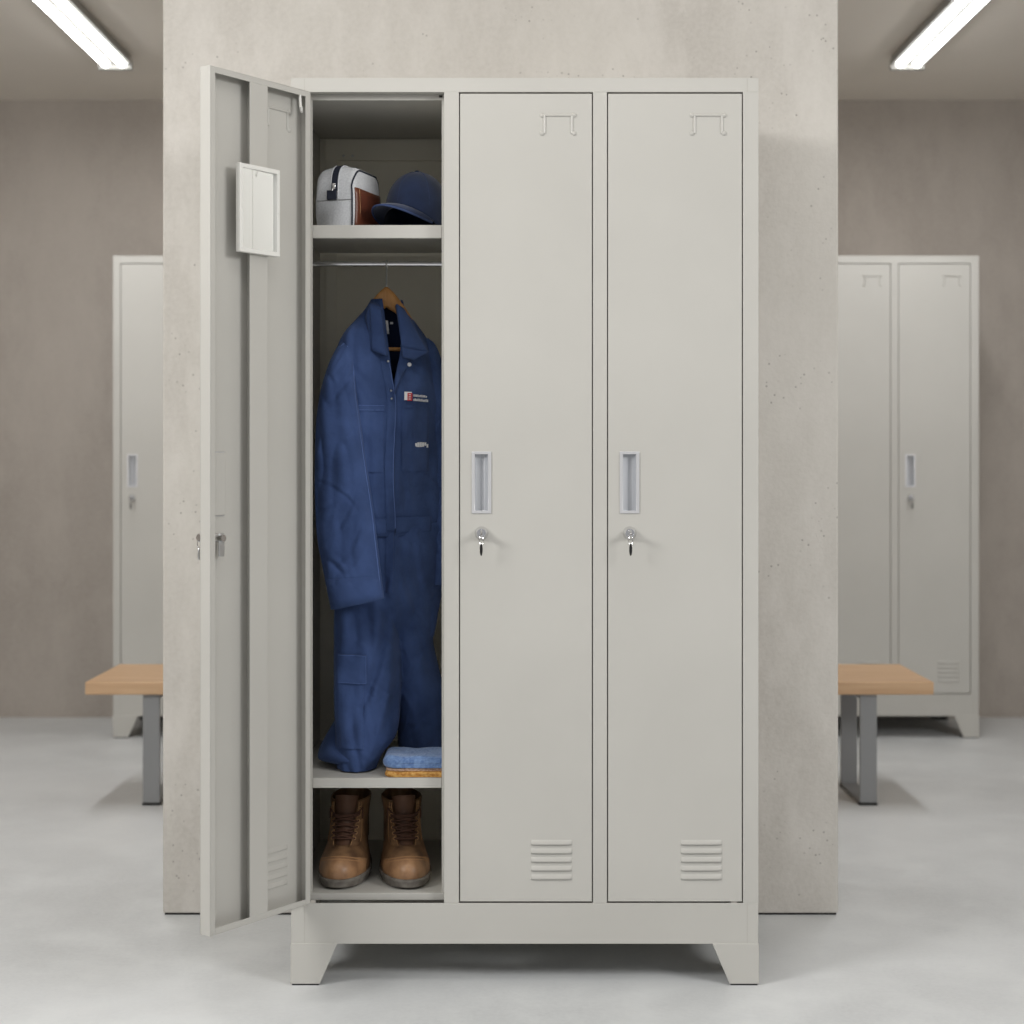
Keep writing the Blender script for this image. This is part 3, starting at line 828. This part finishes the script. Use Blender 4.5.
tube(b, [q0, q1], .0045, 12); new(b, 'trouser_bar', M['wood'], hang)

# ------------------------------------------------------------------ cap
cp = empty('baseball_cap', (-.198, .165, 1.5128), 'navy blue baseball cap on the top shelf beside the grey toiletry bag', 'cap')
FA = -PI/2 - math.radians(33)          # direction the brim points
ca, cb, chh = .0685, .088, .127
def rim(th):
    d = math.cos(th-FA)
    return .047*max(0, d)**1.2 if d > 0 else 0
def crown(th, v):
    """v 0 rim .. 1 top"""
    z0 = rim(th)
    z = z0 + (chh-z0)*math.sin(v*PI/2)**.92
    s = max(0., 1-(z/chh)**3.0)**.46
    seam = 1-.012*math.exp(-((math.sin(3*(th-FA)))/.10)**2)
    s *= seam if v < .97 else 1
    return Vector((ca*s*math.cos(th), cb*s*math.sin(th), z))
b = bmesh.new(); rows = []
for i in range(25):
    rows.append([crown(2*PI*k/72, i/24*.995) for k in range(72)])
vr = grid(b, rows, True); b.faces.new(vr[-1])
new(b, 'crown', M['navycap'], cp, solid=.0018, angle=80)
b = bmesh.new(); lathe(b, [(.0001, chh+.006), (.004, chh+.005), (.0065, chh+.001), (.0066, chh-.003), (.0001, chh-.003)], axis='z', n=16); new(b, 'top_button', M['navycap'], cp)
def brim(t, v):
    th = FA + t*math.radians(66)
    root = crown(th, 0) * 1.0
    n_ = Vector((math.cos(FA), math.sin(FA), 0))
    ext = .062*(math.cos(t*PI/2)**.75)
    p = root + n_*ext*v
    side = Vector((-n_.y, n_.x, 0))
    p += side*(-.003*t*v)
    p.z = root.z*(1-.12*v) + .004*math.sin(PI*v)
    p.z = max(p.z, .0022)
    return p
b = bmesh.new(); rows = [[brim(-1+2*k/40, i/10*(.97)+.0) for k in range(41)] for i in range(11)]
grid(b, rows); br = new(b, 'brim', M['navycap'], cp, solid=.003, angle=80)
b = bmesh.new(); tube(b, [brim(-1+2*k/40, 1.0) for k in range(41)], .0022, 8); new(b, 'edge_piping', M['brimedge'], br)
b = bmesh.new()
for off in range(6):
    th = FA+off*PI/3
    if off % 3 == 0 and off == 3: continue
    tube(b, [crown(th, v/12)*1.012 for v in range(0, 12)], .0007, 5)
new(b, 'panel_stitching', M['brimedge'], cp)

# ------------------------------------------------------------------ toiletry bag
th = math.radians(18)
bagW, bagL, bagH = .085, .142, .125
fr_ = Vector((-.3184, .052, 1.5128))
bg = empty('toiletry_bag', fr_, 'light grey canvas toiletry bag with brown leather side panel beside the navy cap', 'bag', rz=-th)
# local: x from -bagW..0 (left), y 0..L (back); the near end leans back in a dome
hw = bagW/2
def ztop(y):
    f = .084+(bagH-.084)*math.sqrt(max(0, 1-(1-min(1, max(0, y)/.036))**2))
    e = max(0, bagL-y); g_ = 1-.35*max(0, 1-e/.03)**2.2
    return f*g_
def xs_(y): return 1-.10*max(0, 1-max(0, y)/.012)**2-.10*max(0, 1-max(0, bagL-y)/.02)**2
r1 = .015
def bprof(y):
    zt = ztop(y); k = xs_(y); P = []
    def arc(cx, cz, r, a0, a1, n):
        for q in range(n+1):
            a = a0+(a1-a0)*q/n; P.append((cx+r*math.cos(a), cz+r*math.sin(a)))
    arc(hw*k-.005, .005, .005, -PI/2, 0, 3)
    for q in (.2, .4, .6, .8): P.append((hw*k+.002*math.sin(PI*q), .005+(zt-r1-.005)*q))
    arc(hw*k-r1, zt-r1, r1, 0, PI/2, 6)
    for q in (.25, .5, .75): P.append(((hw*k-r1)*(1-2*q), zt+.004*math.sin(PI*q)))
    arc(-hw*k+r1, zt-r1, r1, PI/2, PI, 6)
    for q in (.8, .6, .4, .2): P.append((-hw*k-.003*math.sin(PI*q), .005+(zt-r1-.005)*q))
    arc(-hw*k+.004, .004, .004, PI, 1.5*PI, 3)
    return P
b = bmesh.new(); rows = []
ys = [0, .0008, .002, .004, .007, .011, .016, .022, .029, .037, .046, .056, .07, .085, .1, .112, .12, .127, .133, .138, .142]
for y in ys: rows.append([Vector((-hw+x, y, z)) for x, z in bprof(y)])
vr = grid(b, rows, True); f1 = b.faces.new(vr[0]); f2 = b.faces.new(vr[-1])
new(b, 'bag_body', M['bag'], bg, angle=60)
def zpath(n0=.074):
    P = [((-.0006, n0), (-1, 0)), ((-.0006, .0835), (-1, .1))]
    for y in (.0006, .002, .005, .009, .014, .020, .028, .037, .047, .06, .08, .10, .12):
        e = .001; d = (ztop(y+e)-ztop(max(0, y-e)))/(e+min(e, y)); n_ = Vector((-d, 1)).normalized()
        P.append(((y, ztop(y)+.004*min(1, y/.004)), (n_.x, n_.y)))
    return P
def strip(b, path, w, th_=.0016, x0=0., base=-.001):
    rows = []
    for (y, z), (ny, nz) in path:
        rows.append([Vector((-hw+x0-w/2, y+ny*base, z+nz*base)), Vector((-hw+x0-w/2, y+ny*th_, z+nz*th_)),
                     Vector((-hw+x0+w/2, y+ny*th_, z+nz*th_)), Vector((-hw+x0+w/2, y+ny*base, z+nz*base))])
    vr = grid(b, rows, True); b.faces.new(vr[0]); b.faces.new(vr[-1])
b = bmesh.new(); strip(b, zpath(), .0125); new(b, 'zip_tape', M['bagnavy'], bg, smooth=False)
for s_ in (-1, 1):
    b = bmesh.new(); tube(b, [Vector((-hw+s_*.0082, y+ny*.0008, z+nz*.0008)) for (y, z), (ny, nz) in zpath(.058)], .0013, 6)
    new(b, 'zip_piping', M['bag'], bg)
b = bmesh.new(); box(b, -hw-.0032, -hw+.0032, -.0050, -.0012, .077, .089); tube(b, [(-hw-.001, -.004, .081), (-hw-.002, -.0075, .073)], .0016, 8)
new(b, 'zip_pull', M['chrome'], bg, bevel=.001)
b = bmesh.new(); box(b, -hw-.016, -hw+.005, -.0045, -.0008, .056, .075); new(b, 'zip_tab', M['bagnavy'], bg, bevel=.0008)
b = bmesh.new(); tube(b, [(-bagW*.95, -.0004, .055), (-hw, -.0004, .055), (-.0045, -.0004, .055)], .0009, 6); new(b, 'end_seam', M['benchleg'], bg)
def cpt(y, o=0.):
    zt = ztop(y); k = xs_(y); a = .55
    return Vector((-hw+hw*k-r1+(r1+o)*math.cos(a), y, zt-r1+(r1+o)*math.sin(a)))
b = bmesh.new(); pp = [Vector((-.0042, -.0002, .002)), Vector((-.0040, -.0003, .025)), Vector((-.0042, -.0002, .066))]
pp += [cpt(y, .0006) for y in (.0004, .002, .004, .007, .011, .016, .022, .030, .040, .055, .075, .1, .115, .127, .135, .139)]
tube(b, pp, .0018, 8); new(b, 'edge_piping', M['bagnavy'], bg)
b = bmesh.new(); rows = []
for q in range(13):
    y = .004+(bagL-.012)*q/12; k = xs_(y)
    rows.append([Vector((-hw+hw*k+.0028*math.sin(PI*(j/8*.9+.05))+.0010, y, .001+.079*j/8)) for j in range(9)])
grid(b, rows); new(b, 'leather_panel', M['leather'], bg, solid=.0022, angle=60)
b = bmesh.new(); tube(b, [(.0018, .020, .003), (.0050, .020, .038), (.0032, .020, .078)], .0008, 6); new(b, 'leather_stitch', M['stitch'], bg)

# ------------------------------------------------------------------ folded cloths
def folded(name, label, m, x0, x1, y0, y1, z0, layers, th_, gap=.0008, wav=.002, group=None, seed=0):
    cx, cy = (x0+x1)/2, (y0+y1)/2
    o0 = Vector((cx, cy, z0))
    R_ = (th_+gap)/2
    path = []
    for l in range(layers):
        z = th_/2+l*(th_+gap)
        xa, xb = x0+R_+th_/2, x1-R_-th_/2
        seq = [xa+(xb-xa)*k/14 for k in range(15)]
        if l % 2 == 0: seq.reverse()
        for x in seq: path.append(Vector((x-cx, 0, z)))
        if l < layers-1:
            left = (l % 2 == 0); c = Vector((seq[-1]-cx, 0, z+R_))
            for k in range(1, 7):
                a = PI*k/7
                path.append(c+Vector((-R_*math.sin(a) if left else R_*math.sin(a), 0, -R_*math.cos(a))))
    # ribbon
    up, dn = [], []
    for i, p in enumerate(path):
        t = (path[min(i+1, len(path)-1)]-path[max(i-1, 0)]).normalized()
        n_ = Vector((-t.z, 0, t.x))
        up.append(p+n_*th_*.5); dn.append(p-n_*th_*.5)
    ring = up+list(reversed(dn))
    b = bmesh.new(); rows = []
    NY = 22
    for j in range(NY+1):
        v = j/NY; y = (y0-cy)+(y1-y0)*v
        rg = []
        for p in ring:
            q = p.copy(); q.y = y
            e = min(v, 1-v)
            hgt = q.z/(layers*(th_+gap))
            w_ = noise.noise(Vector((q.x*30+seed, q.y*30, seed)))
            rd = .012*max(0, 1-e/.10)**2
            if q.x < (x0-cx)+.03: q.x += rd*1.2
            q.y += wav*1.4*noise.noise(Vector((q.x*25, seed, q.z*60)))
            q.z += wav*w_*hgt - (hgt*.35*th_*max(0, 1-e/.06)**2)
            q.z = max(q.z, .0003)
            rg.append(q)
        rows.append(rg)
    vr = grid(b, rows, True); b.faces.new(vr[0]); b.faces.new(vr[-1])
    return tag(new(b, name, m, None, loc=o0, angle=70), label, 'towel', group)
folded('folded_cloth', 'folded mustard yellow cloth at the bottom of the towel stack on the lower shelf', M['mustard'], XX(384.5, .035), -.1245, .033, .150, .4058, 2, .0052, seed=1)
folded('folded_cloth', 'thin folded cream cloth between the mustard cloth and the blue towel', M['cream'], XX(385.5, .035), -.1255, .037, .148, .4175, 2, .0026, wav=.0012, seed=4)
folded('folded_towel', 'folded light blue terry towel on top of the cloth stack on the lower shelf', M['towel'], XX(382.5, .035), -.1265, .034, .142, .4240, 2, .0115, gap=.0006, wav=.003, seed=8)

# ------------------------------------------------------------------ boots
BF = [(.018, .006), (.030, .0035), (.042, .006), (.052, .013), (.060, .024), (.066, .038), (.072, .054), (.080, .068), (.092, .082), (.106, .094), (.122, .104), (.140, .111), (.160, .117)]
BW = [(.018, .0530), (.030, .0540), (.042, .0520), (.052, .0490), (.060, .0460), (.072, .0425), (.085, .0400), (.100, .0385), (.120, .0385), (.140, .0405), (.160, .0425)]
BB = [(.018, .272), (.04, .274), (.07, .268), (.1, .262), (.13, .262), (.16, .266)]
def bshape(t, z):
    f = math.sin(PI*min(1, max(0, t)))
    k = max(0, min(1, (z-.05)/.05))
    e = .42*(1-k)+.55*k
    waist = 1-.20*(1-k)*(1/(1+math.exp(-(t-.5)*12)))
    return max(0., f)**e*waist
def yft(x, z):
    w = interp(BW, z, 1); yf, yb = interp(BF, z, 1), interp(BB, z, 1)
    tgt = abs(x)/w; lo, hi = 0., .5
    for _ in range(24):
        m_ = (lo+hi)/2
        if bshape(m_, z) < tgt: lo = m_
        else: hi = m_
    return yf+(yb-yf)*hi
def bp(x, z, off):
    e = .002
    y = yft(x, z)
    dzd = (yft(x, min(.16, z+e))-yft(x, max(.018, z-e)))/(2*e); dxd = (yft(x+e, z)-yft(x-e, z))/(2*e)
    n_ = Vector((dxd, -1, dzd)).normalized()
    return Vector((x, y, z))+n_*off
def slab(b, F, Bk):
    vf, vb = grid(b, F), grid(b, Bk)
    m_, n_ = len(F)-1, len(F[0])-1
    loop = [(0, k) for k in range(n_)]+[(i, n_) for i in range(m_)]+[(m_, k) for k in range(n_, 0, -1)]+[(i, 0) for i in range(m_, 0, -1)]
    for q in range(len(loop)):
        a, c = loop[q], loop[(q+1) % len(loop)]
        b.faces.new((vf[a[0]][a[1]], vf[c[0]][c[1]], vb[c[0]][c[1]], vb[a[0]][a[1]]))
def make_boot(loc, rz, label, inner):
    r = empty('work_boot', loc, label, 'boot', 'brown work boots in the bottom compartment', rz)
    n = 56
    b = bmesh.new(); rows = []
    for i in range(45):
        z = .018+(.160-.018)*i/44
        yf, yb, w = interp(BF, z, 1), interp(BB, z, 1), interp(BW, z, 1)
        rg = []
        for k in range(n):
            a = 2*PI*k/n; t = .5-.5*math.cos(a); s = 1 if math.sin(a) >= 0 else -1
            y = yf+(yb-yf)*t
            x = s*w*bshape(t, z)
            zz = z + (.008*max(0, t-.55)*2 if z > .12 else 0)
            cr = .0016*noise.noise(Vector((x*40, y*45, z*70+inner*9)))*(1 if z > .06 else .3)
            p = Vector((x*(1+cr*20), y+cr, zz)); rg.append(p)
        rows.append(rg)
    # inner wall of the shaft
    top = rows[-1]
    c = sum(top, Vector())/n
    rows.append([p.lerp(c, .07)+Vector((0, 0, .001)) for p in top])
    for dz in (.02, .06, .09): rows.append([p.lerp(c, .12)+Vector((0, 0, -dz)) for p in top])
    vr = grid(b, rows, True); b.faces.new(vr[0]); b.faces.new(vr[-1])
    up = new(b, 'upper', M['bootl'], r, angle=80)
    b = bmesh.new(); F, Bk = [], []
    for k in range(29):
        q = (-1+2*k/28)*1.38; x = .0482*math.sin(q); zt = .040+.0165*math.cos(q)+.0072*math.cos(q)**2
        rf = [bp(x, zt+(.0195-zt)*j/8, .0010) for j in range(9)]
        F.append(rf); Bk.append([p+Vector((0, .004, 0)) for p in rf])
    slab(b, F, Bk); new(b, 'toe_cap', M['toel'], r, angle=60)
    # sole with welt
    b = bmesh.new(); rows = []
    for z, g_ in ((.0, -.004), (.003, 0), (.010, .001), (.0145, .0012), (.015, .0035), (.0205, .0035), (.0215, .001), (.0215, -.006)):
        rg = []
        for k in range(n):
            a = 2*PI*k/n; t = .5-.5*math.cos(a); s = 1 if math.sin(a) >= 0 else -1
            y = .002-g_+(.276+2*g_-.002)*t; x = s*(.0545+g_)*bshape(t, .018)
            if z < .012 and .52 < t < .68: zz = z+.008*(1-z/.012)
            else: zz = z+.004*(1-t/.12)*(1-z/.03) if t < .12 else z
            rg.append(Vector((x, y, zz)))
        rows.append(rg)
    vr = grid(b, rows, True); b.faces.new(vr[0]); b.faces.new(vr[-1])
    new(b, 'sole', M['sole'], r, angle=40)
    # toe cap seam
    b = bmesh.new()
    for (zz, am, off) in ((.052, .0165, .0008), (.050, .0145, .0006)):
        tube(b, [bp(.0455*math.sin(q), zz-.012+am*math.cos(q)+.012*math.cos(q)**2*.6, off) for q in [(-1+2*k/24)*1.35 for k in range(25)]], .0009, 5)
    new(b, 'toe_stitching', M['stitch'], r)
    # tongue rising above the shaft
    b = bmesh.new(); F, Bk = [], []
    for i in range(15):
        z = .078+(.176-.078)*i/14; hw_ = .013+.009*i/14
        zz = min(z, .159); ex = z-zz
        rf = []
        for k in range(9):
            u = -1+k/4; x = hw_*u
            p = bp(x, zz, .0026); p.y += ex*.15 + .002*u*u; p.z += ex*(1-.25*u*u); rf.append(p)
        F.append(rf); Bk.append([p+Vector((0, .006, -.001)) for p in rf])
    slab(b, F, Bk); new(b, 'tongue', M['tongue'], r, angle=60)
    # lace flaps
    for s in (-1, 1):
        b = bmesh.new(); F, Bk = [], []
        for i in range(22):
            z = .074+(.160-.074)*i/21; q = i/21
            xi = .0135+.0075*q+.0012*abs(math.sin(q*PI*5)); xo = .036-.003*q if q > .12 else .030
            rf = []
            for k in range(7):
                x = xi+(min(xo, interp(BW, z, 1)*.93)-xi)*k/6
                rf.append(bp(s*x, z, .0042 if k < 6 else .001))
            F.append(rf); Bk.append([bp(s*max(.002, abs(p.x)), p.z if p.z < .159 else .159, -.001) if False else p+Vector((0, .0045, -.001)) for p in rf])
        slab(b, F, Bk); fl = new(b, 'lace_flap', M['bootl'], r, angle=50)
        b = bmesh.new()
        tube(b, [bp(s*(.0155+.0075*q), .076+.082*q, .0052) for q in [k/16 for k in range(17)]], .0007, 5)
        tube(b, [bp(s*(.0300-.004*q), .078+.080*q, .0050) for q in [k/16 for k in range(17)]], .0006, 5)
        new(b, 'flap_stitching', M['stitch'], fl)
    # laces, eyelets
    zs = [.086, .096, .107, .119, .132]
    ey = lambda z: .0185+.007*(z-.078)/.08
    for k, z in enumerate(zs + [.146]):
        for s in (-1, 1):
            p = bp(s*ey(z), z, .0055)
            b = bmesh.new(); rr = .0030
            tube(b, [p+Vector((rr*math.cos(a)*.9, -.0002+s*rr*math.cos(a)*.3, rr*math.sin(a))) for a in [2*PI*j/12 for j in range(13)]], .0009, 6, cap=False)
            new(b, 'eyelet', M['stitch'], r)
    b = bmesh.new()
    def cross(z0, z1, s, h=.0085):
        pts = []
        for j in range(9):
            q = j/8; x = s*(-1+2*q); z = z0+(z1-z0)*q
            e = ey(z)
            pts.append(bp(x*e, z, .0062+.0035*math.sin(PI*q)))
        tube(b, pts, .0018, 7)
    for k in range(len(zs)-1):
        cross(zs[k], zs[k+1], 1); cross(zs[k], zs[k+1], -1)
    cross(zs[0], zs[0], 1)
    cross(zs[-1], zs[-1]+.003, 1); cross(zs[-1]+.002, zs[-1]-.004, -1)
    for s in (-1, 1):      # trailing loose ends
        pts = [bp(s*.012, .133, .010), bp(s*.020, .139, .011), bp(s*.026, .146, .009), bp(s*.0265, .136, .009), bp(s*.027, .122, .008)]
        tube(b, pts, .0015, 7)
    new(b, 'laces', M['lace'], r)
    r.scale = (1, 1, .95)
    return r
make_boot((-.3525, .040, .1768), math.radians(-3), 'worn brown leather work boot on the left, nearest the open door', 0)
make_boot((-.2050, .040, .1768), math.radians(9), 'worn brown leather work boot on the right, nearest the middle door', 1)

# ------------------------------------------------------------------ light
def area(name, loc, tgt, sx_, sy_, e, col=(1, 1, 1)):
    l = bpy.data.lights.new(name, 'AREA'); l.shape = 'RECTANGLE'; l.size = sx_; l.size_y = sy_; l.energy = e; l.color = col
    o = bpy.data.objects.new(name, l); COL.objects.link(o); o.location = loc
    o.rotation_euler = (Vector(tgt)-Vector(loc)).to_track_quat('-Z', 'Y').to_euler()
    return o
area('key_light', (-2.7, -1.9, 2.36), (-.2, .2, 1.3), 1.2, .8, 78, (1, .99, .97))
area('fill_light', (2.9, -2.4, 2.3), (-.3, .1, 1.1), 1.2, .9, 64, (1, .995, .985))
area('overhead_light', (-.4, -1.05, 2.45), (-.4, -.75, 0), 2.2, .5, 10, (1, .99, .975))
area('bench_light', (-1.418, 1.83, 2.40), (-1.418, 1.83, 0), .12, 1.4, 13)
area('bench_light', (1.413, 1.83, 2.40), (1.413, 1.83, 0), .12, 1.4, 13)
w = bpy.data.worlds.new('world'); bpy.context.scene.world = w; w.use_nodes = True
w.node_tree.nodes['Background'].inputs[0].default_value = (.97, .98, 1, 1)
w.node_tree.nodes['Background'].inputs[1].default_value = .39

# ------------------------------------------------------------------ camera
cam = bpy.data.cameras.new('camera'); co = bpy.data.objects.new('camera', cam); COL.objects.link(co)
co.location = (0, -CAMD, CAMZ); co.rotation_euler = (PI/2, 0, 0)
cam.sensor_width = 36; cam.lens = FPX/1024*36
cam.shift_y = -(512-HOR)/1024
cam.dof.use_dof = True; cam.dof.focus_distance = 3.22; cam.dof.aperture_fstop = 3.6
bpy.context.scene.camera = co
sc = bpy.context.scene
sc.view_settings.view_transform = 'Standard'; sc.view_settings.look = 'None'
sc.view_settings.exposure = 0; sc.view_settings.gamma = 1
sc.cycles.max_bounces = 8; sc.cycles.diffuse_bounces = 5
sc.cycles.use_denoising = True
